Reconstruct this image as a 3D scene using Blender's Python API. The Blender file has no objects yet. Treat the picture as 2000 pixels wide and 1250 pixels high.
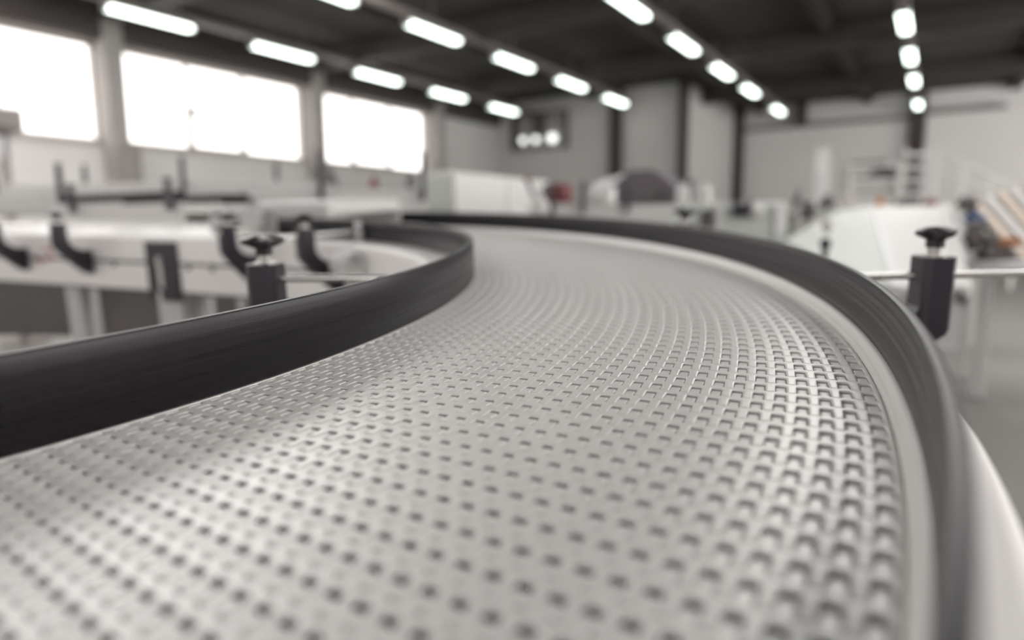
import bpy, bmesh, math, random
from mathutils import Vector, Matrix, geometry
random.seed(7)
SC = bpy.context.scene
COL = SC.collection
R = math.radians

# ------------------------------------------------------------------ camera, world, exposure
# world frame: X across the hall, Y along it, Z up, floor at z = 0.  Conveyor has its own slightly climbing frame.
FPX = 1320.0
YAW = R(31.96)
CAMZ = 1.25
CAM = Vector((0, 0, CAMZ))

def cam_basis(yh, roll):
    th = math.atan((625 - yh) / FPX); c, s = math.cos(roll), math.sin(roll)
    T = Matrix(((1, 0, 0), (0, math.cos(th), math.sin(th)), (0, -math.sin(th), math.cos(th))))
    cols = [T @ Vector(v) for v in ((c, 0, s), (-s, 0, c), (0, 1, 0))]
    return Matrix(cols).transposed()            # columns: right, up, forward

BH = cam_basis(440.0, -0.0092)                  # camera axes in the level frame
BC = cam_basis(362.1, -0.0171)                  # camera axes in the conveyor's frame
YW = Matrix.Rotation(YAW, 3, 'Z')
BW = YW @ BH
cam_d = bpy.data.cameras.new('camera')
cam = bpy.data.objects.new('camera', cam_d)
COL.objects.link(cam)
m = Matrix((BW.col[0], BW.col[1], -BW.col[2])).transposed().to_4x4()
m.translation = CAM
cam.matrix_world = m
cam_d.sensor_width = 36.0
cam_d.lens = 36.0 * FPX / 2000.0
cam_d.clip_start = 0.02
cam_d.clip_end = 200
cam_d.dof.use_dof = True
cam_d.dof.focus_distance = 0.60
cam_d.dof.aperture_fstop = 1.95
SC.camera = cam

SC.view_settings.view_transform = 'Standard'
SC.view_settings.look = 'None'
SC.view_settings.gamma = 1.0
SC.view_settings.exposure = 0.45
SC.view_settings.use_curve_mapping = False

world = bpy.data.worlds.new('overcast_sky'); SC.world = world
world.use_nodes = True
bg = world.node_tree.nodes['Background']
bg.inputs[0].default_value = (1.0, 0.965, 0.945, 1)
bg.inputs[1].default_value = 7.0

def window_light(loc, rot, sx, sy):
    l = bpy.data.lights.new('sky_portal', 'AREA'); l.shape = 'RECTANGLE'; l.size = sx; l.size_y = sy
    l.cycles.is_portal = True
    o = bpy.data.objects.new('sky_portal', l); COL.objects.link(o)
    o.location = loc; o.rotation_euler = rot

# ------------------------------------------------------------------ materials
def mat(name, col, rough=0.5, metal=0.0, noise=0.0, nscale=20.0, bump=0.0, spec=None, emit=None, streak=False, coat=0.0, bdist=0.002):
    m = bpy.data.materials.new(name); m.use_nodes = True
    nt = m.node_tree; b = nt.nodes['Principled BSDF']
    b.inputs['Base Color'].default_value = (*col, 1)
    b.inputs['Roughness'].default_value = rough
    b.inputs['Metallic'].default_value = metal
    if spec is not None: b.inputs['Specular IOR Level'].default_value = spec
    if coat: b.inputs['Coat Weight'].default_value = coat
    if emit: 
        b.inputs['Emission Color'].default_value = (*emit[0], 1); b.inputs['Emission Strength'].default_value = emit[1]
    if noise or bump or streak:
        tc = nt.nodes.new('ShaderNodeTexCoord'); mp = nt.nodes.new('ShaderNodeMapping')
        nt.links.new(tc.outputs['UV' if streak else 'Object'], mp.inputs[0])
        if streak: mp.inputs['Scale'].default_value = (0.15, 210, 1)
        n = nt.nodes.new('ShaderNodeTexNoise'); n.inputs['Scale'].default_value = 1.0 if streak else nscale
        n.inputs['Detail'].default_value = 5
        nt.links.new(mp.outputs[0], n.inputs['Vector'])
        if noise:
            mx = nt.nodes.new('ShaderNodeMix'); mx.data_type = 'RGBA'
            mx.inputs[6].default_value = (*[c * (1 - noise) for c in col], 1)
            mx.inputs[7].default_value = (*[min(1, c * (1 + noise)) for c in col], 1)
            nt.links.new(n.outputs['Fac'], mx.inputs[0]); nt.links.new(mx.outputs[2], b.inputs['Base Color'])
            mr = nt.nodes.new('ShaderNodeMapRange')
            mr.inputs[1].default_value = 0.3 if streak else 0.0; mr.inputs[2].default_value = 0.7 if streak else 1.0
            mr.inputs[3].default_value = rough * (0.72 if streak else 0.85); mr.inputs[4].default_value = min(1, rough * (1.45 if streak else 1.15))
            nt.links.new(n.outputs['Fac'], mr.inputs[0]); nt.links.new(mr.outputs[0], b.inputs['Roughness'])
        if bump:
            bp = nt.nodes.new('ShaderNodeBump'); bp.inputs['Strength'].default_value = bump; bp.inputs['Distance'].default_value = bdist
            nt.links.new(n.outputs['Fac'], bp.inputs['Height']); nt.links.new(bp.outputs[0], b.inputs['Normal'])
    return m

M = dict(
    belt=mat('white_acetal', (0.70, 0.69, 0.672), 0.30, noise=0.03, nscale=60, spec=1.0),
    bed=mat('belt_underside_steel', (0.10, 0.083, 0.055), 0.6, noise=0.2, nscale=8),
    rail=mat('black_slide_rail', (0.010, 0.0085, 0.011), 0.30, noise=0.3, bump=0.25, streak=True, bdist=0.001, spec=0.25),
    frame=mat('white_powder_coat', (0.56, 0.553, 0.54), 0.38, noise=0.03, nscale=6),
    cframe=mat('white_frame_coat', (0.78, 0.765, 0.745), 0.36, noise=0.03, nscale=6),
    greyframe=mat('pale_grey_paint', (0.47, 0.49, 0.46), 0.45, noise=0.04, nscale=5),
    wear=mat('white_wear_strip', (0.70, 0.69, 0.67), 0.3, noise=0.03, nscale=30),
    black=mat('black_nylon', (0.020, 0.017, 0.025), 0.42, noise=0.15, nscale=80, bump=0.15, bdist=0.0005),
    knob=mat('black_knob_plastic', (0.018, 0.015, 0.018), 0.36, noise=0.1, nscale=60),
    chrome=mat('bright_steel', (0.80, 0.79, 0.77), 0.22, 1.0, noise=0.04, nscale=50),
    steel=mat('zinc_steel', (0.62, 0.61, 0.58), 0.3, 1.0, noise=0.05, nscale=40),
    slot=mat('dark_slot_rubber', (0.07, 0.065, 0.06), 0.6, noise=0.1),
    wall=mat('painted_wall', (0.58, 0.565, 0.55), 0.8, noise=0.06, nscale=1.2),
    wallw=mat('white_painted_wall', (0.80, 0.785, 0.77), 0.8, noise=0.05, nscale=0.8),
    ceil=mat('dark_roof_deck', (0.038, 0.032, 0.029), 0.85, noise=0.3, nscale=0.7),
    beam=mat('dark_concrete_beam', (0.055, 0.046, 0.041), 0.8, noise=0.3, nscale=1.5),
    column=mat('column_concrete', (0.30, 0.28, 0.27), 0.75, noise=0.2, nscale=3),
    darkcol=mat('dark_brown_steel', (0.045, 0.030, 0.028), 0.6, noise=0.2, nscale=5),
    floor=mat('polished_concrete', (0.165, 0.157, 0.148), 0.65, noise=0.25, nscale=1.1, bump=0.05),
    tube=mat('lit_diffuser', (0.9, 0.9, 0.88), 0.4, emit=((0.88, 1.0, 0.92), 4.5), noise=0.02),
    tray=mat('grey_trunking', (0.22, 0.20, 0.19), 0.6, noise=0.1, nscale=3),
    winframe=mat('aluminium_window_frame', (0.42, 0.38, 0.37), 0.5, noise=0.05),
    red=mat('dark_red_paint', (0.13, 0.02, 0.025), 0.5, noise=0.1),
    redmark=mat('red_print', (0.45, 0.05, 0.06), 0.6, noise=0.1),
    orange=mat('orange_paint', (0.36, 0.14, 0.045), 0.5, noise=0.1),
    beige=mat('beige_slats', (0.52, 0.44, 0.36), 0.5, noise=0.08),
    blue=mat('blue_motor_paint', (0.03, 0.07, 0.16), 0.4, noise=0.1),
    purple=mat('dark_violet_grey_paint', (0.075, 0.062, 0.075), 0.5, noise=0.15),
    silver=mat('pale_metal', (0.60, 0.60, 0.61), 0.35, 0.3, noise=0.05),
    darkgrey=mat('dark_grey_parts', (0.09, 0.08, 0.075), 0.55, noise=0.25, nscale=6),
    globe=mat('lit_globe', (0.9, 0.9, 0.88), 0.3, emit=((0.95, 1.0, 0.97), 1.5), noise=0.02),
    vent=mat('dark_sash', (0.05, 0.035, 0.033), 0.5, noise=0.1),
)
def glass_mat(name='window_glass', tint=(0.95, 0.95, 0.95)):
    m = bpy.data.materials.new(name); m.use_nodes = True; nt = m.node_tree; nt.nodes.clear()
    o = nt.nodes.new('ShaderNodeOutputMaterial'); t = nt.nodes.new('ShaderNodeBsdfTransparent'); g = nt.nodes.new('ShaderNodeBsdfGlossy')
    g.inputs['Roughness'].default_value = 0.05; t.inputs[0].default_value = (*tint, 1)
    mx = nt.nodes.new('ShaderNodeMixShader'); mx.inputs[0].default_value = 0.06; nt.links.new(t.outputs[0], mx.inputs[1]); nt.links.new(g.outputs[0], mx.inputs[2])
    nt.links.new(mx.outputs[0], o.inputs[0]); return m
M['glass'] = glass_mat(); M['dimmed'] = glass_mat('dimmed_glass', (0.62, 0.615, 0.61))  # tint added to dim the sky seen through the left windows

# ------------------------------------------------------------------ object helpers
def tag(o, label=None, cat=None, group=None, kind=None):
    if label: o['label'] = label
    if cat: o['category'] = cat
    if group: o['group'] = group
    if kind: o['kind'] = kind
    return o

def thing(name, label, cat, loc=(0, 0, 0), rz=0.0, group=None):
    o = bpy.data.objects.new(name, None); COL.objects.link(o)
    o.location = loc; o.rotation_euler = (0, 0, rz); o.empty_display_size = 0.05
    return tag(o, label, cat, group)

def mesh_from(name, verts, faces, smooth=False, uvs=None):
    me = bpy.data.meshes.new(name); me.from_pydata([tuple(v) for v in verts], [], faces)
    if uvs is not None:
        uv = me.uv_layers.new(name='UVMap')
        for l in me.loops: uv.data[l.index].uv = uvs[l.vertex_index]
    if smooth:
        for p in me.polygons: p.use_smooth = True
    me.validate(); me.update(); return me

def link(name, me, material, parent=None):
    o = bpy.data.objects.new(name, me); COL.objects.link(o)
    if material is not None and not me.materials: me.materials.append(material)
    if parent is not None: o.parent = parent
    return o

class MB:                                        # collects solids into one mesh
    def __init__(s): s.bm = bmesh.new()
    def _xf(s, vs, mtx):
        if mtx is not None: bmesh.ops.transform(s.bm, matrix=mtx, verts=vs)
    def box(s, c, d, bev=0.0, mtx=None, seg=2):
        r = bmesh.ops.create_cube(s.bm, size=1.0); vs = r['verts']
        bmesh.ops.scale(s.bm, vec=d, verts=vs); bmesh.ops.translate(s.bm, vec=c, verts=vs)
        if bev:
            es = list({e for v in vs for e in v.link_edges})
            rr = bmesh.ops.bevel(s.bm, geom=es, offset=bev, segments=seg, affect='EDGES', profile=0.5)
            vs = list({v for f in rr['faces'] for v in f.verts} | {v for v in vs if v.is_valid})
        s._xf(vs, mtx); return s
    def cyl(s, a, b, r, r2=None, n=20):
        a = Vector(a); b = Vector(b); d = b - a
        q = d.to_track_quat('Z', 'Y').to_matrix().to_4x4(); q.translation = (a + b) / 2
        bmesh.ops.create_cone(s.bm, cap_ends=True, segments=n, radius1=r, radius2=r if r2 is None else r2, depth=d.length, matrix=q)
        return s
    def sphere(s, c, r, n=16, sc=(1, 1, 1)):
        mt = Matrix.Translation(c) @ Matrix.Diagonal((*sc, 1))
        bmesh.ops.create_uvsphere(s.bm, u_segments=n, v_segments=n // 2 + 2, radius=r, matrix=mt); return s
    def prism(s, pts, axis, t0, t1, mtx=None):    # polygon in the two other axes, extruded along axis
        def P(p, t): return {'x': (t, p[0], p[1]), 'y': (p[0], t, p[1]), 'z': (p[0], p[1], t)}[axis]
        a = [s.bm.verts.new(P(p, t0)) for p in pts]; b = [s.bm.verts.new(P(p, t1)) for p in pts]
        s.bm.faces.new(a[::-1]); s.bm.faces.new(b); n = len(pts)
        for i in range(n): s.bm.faces.new((a[i], a[(i + 1) % n], b[(i + 1) % n], b[i]))
        s._xf(a + b, mtx); return s
    def tube(s, pts, r, n=10):
        for a, b in zip(pts, pts[1:]): s.cyl(a, b, r, n=n)
        for p in pts[1:-1]: s.sphere(p, r, 8)
        return s
    def bevel(s, off, seg=2):
        es = [e for e in s.bm.edges if e.calc_face_angle(0) > 0.5]
        bmesh.ops.bevel(s.bm, geom=es, offset=off, segments=seg, affect='EDGES', profile=0.5); return s
    def build(s, name, material, parent=None, smooth=False):
        bmesh.ops.recalc_face_normals(s.bm, faces=s.bm.faces)
        me = bpy.data.meshes.new(name); s.bm.to_mesh(me); s.bm.free()
        if smooth:
            for p in me.polygons: p.use_smooth = True
            me.set_sharp_from_angle(angle=R(38))
        return link(name, me, material, parent)

def at(px, py, z):                               # a point at level distance z in front of the camera
    v = BH @ Vector(((px - 1000) / FPX, (625 - py) / FPX, 1)); v = v * (z / v.y)
    return YW @ v + CAM

# ------------------------------------------------------------------ the hall (setting)
HC = CAMZ + 4.2                                  # roof underside
XL, XR, YB, YA, YF = -13.4, 7.6, 26.6, 20.5, -6.0   # left wall, right wall, far wall, nearer far wall, wall behind
XS = -6.6
def sbox(name, lo, hi, material, label=None, bev=0.0):
    b = MB(); c = [(a + d) / 2 for a, d in zip(lo, hi)]; d = [abs(d - a) for a, d in zip(lo, hi)]
    b.box((0, 0, 0), d, bev); o = b.build(name, material); o.location = c
    return tag(o, label, kind='structure')
fl = sbox('floor', (XL - .3, YF - .3, -0.2), (XR + .3, YB + .3, 0), M['floor'], 'grey polished concrete floor of the hall')
SKY = [(-12.5, -9.9, -5.5, 5.0), (-9.4, -5.9, 1.0, 8.8), (-1.9, 1.2, 6.2, 12.4), (2.8, 3.9, -3.0, 12.0)]   # unseen roof lights added for light, x0 x1 y0 y1, all above the frame
cb = MB()
def cbox(x0, x1, y0, y1): cb.box(((x0 + x1) / 2, (y0 + y1) / 2, HC + .125), (x1 - x0, y1 - y0, .25))
pv = XL - .3
for x0, x1, y0, y1 in SKY:
    cbox(pv, x0, YF - .3, YB + .3); cbox(x0, x1, YF - .3, y0); cbox(x0, x1, y1, YB + .3); pv = x1
cbox(pv, XR + .3, YF - .3, YB + .3)
tag(cb.build('ceiling', M['ceil']), 'dark brown roof deck above the lamp rows', kind='structure')

ZS, ZT = CAMZ + 1.63, CAMZ + 3.40                # left windows
bays = [(-2.9, 1.9), (2.45, 7.02), (7.35, 11.88), (12.36, 16.7)]
wl = MB(); T = 0.3
def wbox(mb, x0, x1, y0, y1, z0, z1): mb.box(((x0 + x1) / 2, (y0 + y1) / 2, (z0 + z1) / 2), (x1 - x0, y1 - y0, z1 - z0))
wbox(wl, XL - T, XL, YF, YB, 0, ZS); wbox(wl, XL - T, XL, YF, YB, ZT, HC)
prev = YF
for a, b in bays: wbox(wl, XL - T, XL, prev, a, ZS, ZT); prev = b
wbox(wl, XL - T, XL, prev, YB, ZS, ZT)
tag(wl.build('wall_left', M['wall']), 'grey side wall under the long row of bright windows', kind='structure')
# dark edge beam over the windows
sbox('trim_1', (XL, YF, ZT + 0.02), (XL + 0.28, YA, HC), M['beam'], 'dark edge beam running over the left windows', 0.03)
# wall behind the camera, with windows added as unseen fill light
wbk = MB(); BZ0, BZ1 = 2.2, 3.7
bb = [(-10.5, -7.0), (-5.5, -2.0), (-.5, 3.0)]
wbox(wbk, XL - T, XR + T, YF - T, YF, 0, BZ0); wbox(wbk, XL - T, XR + T, YF - T, YF, BZ1, HC); prev = XL - T
for a, b in bb: wbox(wbk, prev, a, YF - T, YF, BZ0, BZ1); prev = b
wbox(wbk, prev, XR + T, YF - T, YF, BZ0, BZ1)
tag(wbk.build('wall_back', M['wallw']), 'wall with three added windows behind the camera', kind='structure')
# far walls
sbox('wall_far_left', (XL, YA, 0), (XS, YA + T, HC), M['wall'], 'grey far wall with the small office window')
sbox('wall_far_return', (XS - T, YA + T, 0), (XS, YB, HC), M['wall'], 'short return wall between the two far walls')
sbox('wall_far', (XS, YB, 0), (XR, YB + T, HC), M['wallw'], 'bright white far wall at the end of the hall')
# right wall with big windows (outside the frame, it lights the far wall)
wr = MB(); RZ0, RZ1 = CAMZ + 0.5, CAMZ + 3.6
rb = [(1.0, 6.0), (7.0, 12.0), (13.0, 18.0), (19.0, 25.5)]
wbox(wr, XR, XR + T, YF, YB, 0, RZ0); wbox(wr, XR, XR + T, YF, YB, RZ1, HC); prev = YF
for a, b in rb: wbox(wr, XR, XR + T, prev, a, RZ0, RZ1); prev = b
wbox(wr, XR, XR + T, prev, YB, RZ0, RZ1)
tag(wr.build('wall_right', M['wallw']), 'white side wall with windows on the right', kind='structure')

def window(n, x, y0, y1, z0, z1, muls, sash=None, label=''):
    root = bpy.data.objects.new('window_%d' % n, None); COL.objects.link(root); root.location = (x, (y0 + y1) / 2, z0)
    tag(root, label, kind='structure'); cy = (y0 + y1) / 2; hw = (y1 - y0) / 2; h = z1 - z0
    f = MB()
    for s in (-1, 1): f.box((0, s * (hw - .03), h / 2), (.08, .06, h))
    f.box((0, 0, .03), (.08, 2 * hw, .06)); f.box((0, 0, h - .03), (.08, 2 * hw, .06))
    f.build('window_frame', M['winframe'], root)
    MB().box((0.06, 0, -0.03), (.2, 2 * hw, .04)).build('window_sill', M['winframe'], root)
    for q in muls: MB().box((0, q - cy, h / 2), (.06, .07, h)).build('mullion', M['winframe'], root)
    if sash:
        a, b, t = sash; g = MB(); c = (a + b) / 2 - cy; w = b - a; zt = t - z0
        for s in (-1, 1): g.box((.03, c + s * (w / 2 - .03), zt / 2), (.07, .13, zt))
        g.box((.03, c, zt - .04), (.07, w, .12)); g.box((.03, c, .05), (.07, w, .07))
        g.build('opening_sash', M['column'], root)
    edges = [y0] + list(muls) + [y1]
    for a, b in zip(edges, edges[1:]):
        MB().box((-.01, (a + b) / 2 - cy, h / 2), (.01, b - a - .05, h - .1)).build('pane', M['dimmed' if x < 0 else 'glass'], root)
    return root
window(1, XL - .1, 2.45, 7.02, ZS, ZT, [3.9, 5.4], None, 'bright window at the left edge, before the first column')
window(2, XL - .1, 7.35, 11.88, ZS, ZT, [8.85, 10.2], (8.85, 10.2, CAMZ + 2.5), 'bright window between the two columns with an opening sash')
window(3, XL - .1, 12.36, 16.7, ZS, ZT, [13.58, 15.05], (13.58, 15.05, CAMZ + 2.48), 'bright window farthest along the left wall')
window(4, XL - .1, -2.9, 1.9, ZS, ZT, [-1.2, .4], None, 'left wall window added beside the camera, outside the frame')  # unseen extra bay added for its light
for i, (a, b) in enumerate(rb):
    window(5 + i, XR + .1, a, b, RZ0, RZ1, [a + (b - a) / 3, a + 2 * (b - a) / 3], None, 'large right wall window number %s from the front' % ['one', 'two', 'three', 'four'][i])
    window_light((XR + T + .02, (a + b) / 2, (RZ0 + RZ1) / 2), (0, R(90), 0), RZ1 - RZ0, b - a)
for i, (a, b) in enumerate(bb):
    w9 = bpy.data.objects.new('window_%d' % (20 + i), None); COL.objects.link(w9); w9.location = ((a + b) / 2, YF - .15, BZ0)
    tag(w9, 'added fill window in the wall behind the camera, %s' % ['left one', 'middle one', 'right one'][i], kind='structure')
    fr = MB()
    for sx in (-1, 0, 1): fr.box((sx * ((b - a) / 2 - .03 * abs(sx)), 0, (BZ1 - BZ0) / 2), (.06, .08, BZ1 - BZ0))
    for z_ in (.03, BZ1 - BZ0 - .03): fr.box((0, 0, z_), (b - a, .08, .06))
    fr.build('window_frame', M['winframe'], w9)
    for sx in (-1, 1): MB().box((sx * (b - a) / 4, 0, (BZ1 - BZ0) / 2), ((b - a) / 2 - .08, .01, BZ1 - BZ0 - .12)).build('pane', M['glass'], w9)
    window_light(((a + b) / 2, YF - T - .02, (BZ0 + BZ1) / 2), (R(90), 0, 0), b - a, BZ1 - BZ0)
for a, b in bays: window_light((XL - T - .02, (a + b) / 2, (ZS + ZT) / 2), (0, R(-90), 0), ZT - ZS, b - a)

for i, (x0, x1, y0, y1) in enumerate(SKY):
    window_light(((x0 + x1) / 2, (y0 + y1) / 2, HC + .27), (0, 0, 0), x1 - x0, y1 - y0)
    root = bpy.data.objects.new('window_%d' % (10 + i), None); COL.objects.link(root); root.location = ((x0 + x1) / 2, (y0 + y1) / 2, HC + .12)
    tag(root, 'added long roof light, unseen above the frame, %s' % ['behind the camera by the left windows', 'ahead of the camera near the left windows', 'over the middle of the hall', 'by the right wall'][i], kind='structure')
    MB().box((0, 0, 0), (x1 - x0 - .02, y1 - y0 - .02, .01)).build('pane', M['glass'], root)
    for k in range(7): MB().box((0, -(y1 - y0) / 2 + (y1 - y0) * (k + .5) / 7, -.03), (x1 - x0 - .01, .05, .05)).build('glazing_bar', M['winframe'], root)
# columns
def column(n, y, w, label):
    sbox('trim_%d' % n, (XL, y - w / 2, 0), (XL + .34, y + w / 2, HC), M['column'], label, .03)
column(2, 7.19, .36, 'concrete column between the first and second left windows')
column(3, 12.12, .36, 'concrete column between the second and third left windows')
column(4, 16.95, .36, 'concrete column after the last left window')
column(5, 2.2, .36, 'concrete column beside the first left window')
sbox('trim_6', (XL + .345, 7.02, 0), (XL + .56, 7.42, CAMZ + 1.6), M['tray'], 'brown casing round the foot of the first column', .02)
sbox('trim_7', (XL + .345, 11.98, 0), (XL + .5, 12.28, CAMZ + 1.55), M['tray'], 'brown casing round the foot of the second column', .02)
sbox('trim_8', (-0.98, YB - .3, 0), (-0.52, YB - .01, HC), M['darkcol'], 'dark brown column in the middle of the far wall')
sbox('trim_9', (-8.95, YA - .3, 0), (-8.6, YA - .01, HC), M['darkcol'], 'dark red brown column on the grey far wall')
sbox('trim_10', (XS - .1, YA - .35, 0), (XS + .12, YA - .01, HC), M['darkcol'], 'dark column at the corner of the nearer far wall')
sbox('trim_11', (XS + .02, YB - .45, 0), (XS + .3, YB - .01, HC), M['darkcol'], 'dark column in the corner beside the white far wall')
sbox('trim_12', (-4.45, YB - .5, CAMZ + 3.4), (-4.15, YB - .1, HC), M['darkcol'], 'short dark stub hanging from the roof by the third lamp row')
n = 13
for y in (2.2, 7.19, 12.12, 16.95, 22.2):          # transverse girders
    sbox('trim_%d' % n, (XL + .3, y - .2, HC - .42), (XR, y + .2, HC), M['beam'], 'dark roof girder crossing the hall, number %s from the front' % ['one', 'two', 'three', 'four', 'five'][n - 13], .02); n += 1
for i, x in enumerate((-12.7, -9.6, -5.7, -2.25, 1.8, 6.8)):
    sbox('trim_%d' % n, (x - .12, YF, HC - .2), (x + .12, YA if x < XS else YB, HC - .002), M['ceil'], 'dark roof joist along the hall, %s from the windows' % ['first', 'second', 'third', 'fourth', 'fifth', 'sixth'][i]); n += 1
sbox('trim_%d' % n, (XS + .3, YB - .2, CAMZ + 3.35), (-0.98, YB - .01, CAMZ + 3.5), M['tray'], 'grey duct high on the white far wall'); n += 1
sbox('trim_%d' % n, (-0.5, YB - .2, CAMZ + 3.45), (1.6, YB - .01, CAMZ + 3.6), M['tray'], 'grey duct high on the right part of the far wall'); n += 1

# ------------------------------------------------------------------ lamps
LZ = CAMZ + 3.6
rows = [(-11.8, [3.6, 6.4, 9.22, 12.05, 14.85, 17.7], 'window-side'), (-8.28, [4.1, 6.95, 9.8, 12.65, 15.45, 18.3], 'second'),
        (-4.6, [4.7, 7.5, 10.35, 13.25, 16.15, 19.0, 22.85], 'third'), (-0.74, [2.8, 5.6, 8.4, 11.2, 14.0, 16.95, 20.0, 24.2], 'right-hand')]
ordn = ['nearest', 'second nearest', 'third nearest', 'fourth nearest', 'fifth nearest', 'sixth nearest', 'seventh nearest', 'eighth nearest']
vis = {'window-side': (6.4,), 'second': (6.95,), 'third': (10.35,), 'right-hand': (14.0,)}
hous = tubem = None
for x, ys, rn in rows:
    tr = MB(); y0, y1 = -4.0, (YA - .3 if x < XS else YB - .4)
    tr.box((0, 0, 0), (.16, y1 - y0, .09)).box((0, 0, .06), (.07, y1 - y0, .04))
    t = thing('light_trunking', 'grey cable trunking carrying the %s row of lamps' % rn, 'trunking', (x, (y0 + y1) / 2, LZ + .16))
    tr.build('channel', M['tray'], t)
    yy = -(y1 - y0) / 2 + .3
    while yy < (y1 - y0) / 2: MB().cyl((0, yy, .07), (0, yy, HC - LZ - .16), .012, n=8).build('hanger', M['tray'], t); yy += 2.85
    vs = [y for y in ys if y >= vis[rn][0] - .01]
    for y in ys:
        if y in vs:
            i = vs.index(y); k = len(vs)
            nm = 'far end' if i == k - 1 else ordn[i]
            lab = 'long lit strip lamp of the %s row, %s' % (rn, 'at the far end' if i == k - 1 else ('first one fully in view' if i == 0 else ['', 'next one beyond the first', 'third one along', 'fourth one along', 'fifth one along'][i]))
        else:
            lab = 'strip lamp of the %s row %s' % (rn, ['out of view right over the camera', 'hidden above the top edge, nearer one', 'hidden above the top edge, middle one', 'just above the top edge of the picture'][ys.index(y) if ys.index(y) < len(ys) - len(vs) - 1 or len(ys) - len(vs) < 2 else 3])
        L = thing('strip_light', lab, 'lamp', (x, y + .78, LZ), group='strip lamps in the %s row' % rn)
        if hous is None:
            a = MB().box((0, 0, .075), (.17, 1.6, .06), .008).build('housing', M['tray'], L); b = MB().box((0, 0, 0), (.19, 1.5, .075), .03).build('diffuser', M['tube'], L)
            c = MB().box((0, -.78, .015), (.19, .03, .12), .005).build('end_cap', M['tray'], L)
            c2 = link('end_cap', c.data, None, L); c2.rotation_euler = (0, 0, math.pi)
            hous, tubem, capm = a.data, b.data, c.data
        else:
            link('housing', hous, None, L); link('diffuser', tubem, None, L); link('end_cap', capm, None, L); link('end_cap', capm, None, L).rotation_euler = (0, 0, math.pi)

# ------------------------------------------------------------------ the curved conveyor
S = 0.72
HB = .23 * S                                      # camera height over the belt
CX, CY = -1.9816 * S, 1.6647 * S
RI, RO = 1.8876 * S, 2.5781 * S
PH = 0.0141                                       # one belt row in radians
MW = (BW @ BC.transposed())
conv = thing('curved_conveyor', 'large curved conveyor with white modular belt between black guide rails, in the foreground', 'conveyor')
m4 = MW.to_4x4(); m4.translation = CAM + MW @ Vector((CX, CY, -HB))
conv.matrix_world = m4
def to_world(p): return m4 @ Vector(p)
def floor_len(x, y, z):                           # how far down (local -z) the floor is
    a = to_world((x, y, z)); d = (m4.to_3x3() @ Vector((0, 0, -1))); return -a.z / d.z
def pl(r, ph, z=0.0): a = R(ph); return Vector((r * math.cos(a), r * math.sin(a), z))
A0, A1 = -62.0, 66.0

def sweep(name, prof, a0, a1, material, step=1.0, parent=conv, straight=0.0, smooth=True, pre=0.0):
    """closed profile [(r,z)] swept round the ring, then on along the tangent"""
    n = max(2, int(abs(a1 - a0) / step)); st = []
    for i in range(n + 1):
        a = a0 + (a1 - a0) * i / n; st.append((a, 0.0, R(a) * 1.6))
    if straight:
        for k in range(1, 7): st.append((a1, straight * k / 6, R(a1) * 1.6 + straight * k / 6))
    if isinstance(prof, list): pf = lambda t: prof
    V, F, U = [], [], []
    np_ = len(prof)
    L = [0.0]
    for i in range(np_): L.append(L[-1] + math.dist(prof[i], prof[(i + 1) % np_]))
    for a, s, u in st:
        c, sn = math.cos(R(a)), math.sin(R(a))
        for i, (r, z) in enumerate(prof):
            V.append((r * c - s * sn, r * sn + s * c, z)); U.append((u, L[i]))
    for j in range(len(st) - 1):
        for i in range(np_):
            k = (i + 1) % np_
            F.append((j * np_ + i, j * np_ + k, (j + 1) * np_ + k, (j + 1) * np_ + i))
    F.append(tuple(range(np_))[::-1]); F.append(tuple((len(st) - 1) * np_ + i for i in range(np_)))
    me = mesh_from(name, V, F, False, U)
    bm = bmesh.new(); bm.from_mesh(me); bmesh.ops.recalc_face_normals(bm, faces=bm.faces); bm.to_mesh(me); bm.free()
    if smooth:
        for p in me.polygons: p.use_smooth = len(p.vertices) == 4
        me.set_sharp_from_angle(angle=R(50))
    return link(name, me, material, parent)

def rrect(r0, r1, z0, z1, b=.0012):
    return [(r0 + b, z0), (r1 - b, z0), (r1, z0 + b), (r1, z1 - b), (r1 - b * .3, z1 - b * .3), (r1 - b, z1), (r0 + b, z1), (r0 + b * .3, z1 - b * .3), (r0, z1 - b), (r0, z0 + b)]
ZR = .0685; ZRI = .0668
tag(sweep('outer_guide_rail', rrect(RO, RO + .008, .0158, ZR), A0, 66, M['rail']), 'tall black outer guide rail')
tag(sweep('inner_guide_rail', rrect(RI - .008, RI, .0012, ZRI), A0, 63.5, M['rail']), 'tall black inner guide rail')
# outer wear strip: low ridge by the belt, groove, riser under the rail
ws = [(RO - .0072, -.010), (RO + .0075, -.010), (RO + .0075, .0155), (RO - .0006, .0155), (RO - .0022, .0148), (RO - .0034, .0125), (RO - .0040, .0085), (RO - .0046, .0070), (RO - .0058, .0064), (RO - .0068, .0050), (RO - .0072, .002)]
sweep('outer_wear_strip', ws, A0, A1, M['wear'], straight=2.6)
# outer side frame, rounded lip
def lip(sgn, r0, r1, zt, zb, th=.003):
    p = [(r0, zt), (r1 - sgn * .012, zt), (r1 - sgn * .005, zt - .0015), (r1 - sgn * .0015, zt - .005), (r1, zt - .012), (r1, zb), (r1 - sgn * .02, zb), (r1 - sgn * .02, zb + th), (r1 - sgn * th, zb + th), (r1 - sgn * th, zt - .014), (r1 - sgn * .016, zt - th), (r0, zt - th)]
    return p
RFo, RFi = 1.899, RI - .090
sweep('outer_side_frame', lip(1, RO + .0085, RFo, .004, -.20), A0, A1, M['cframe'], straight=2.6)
sweep('inner_side_frame', lip(-1, RI - .0005, RFi, .0005, -.205), A0, A1, M['cframe'], straight=2.6)
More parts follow.
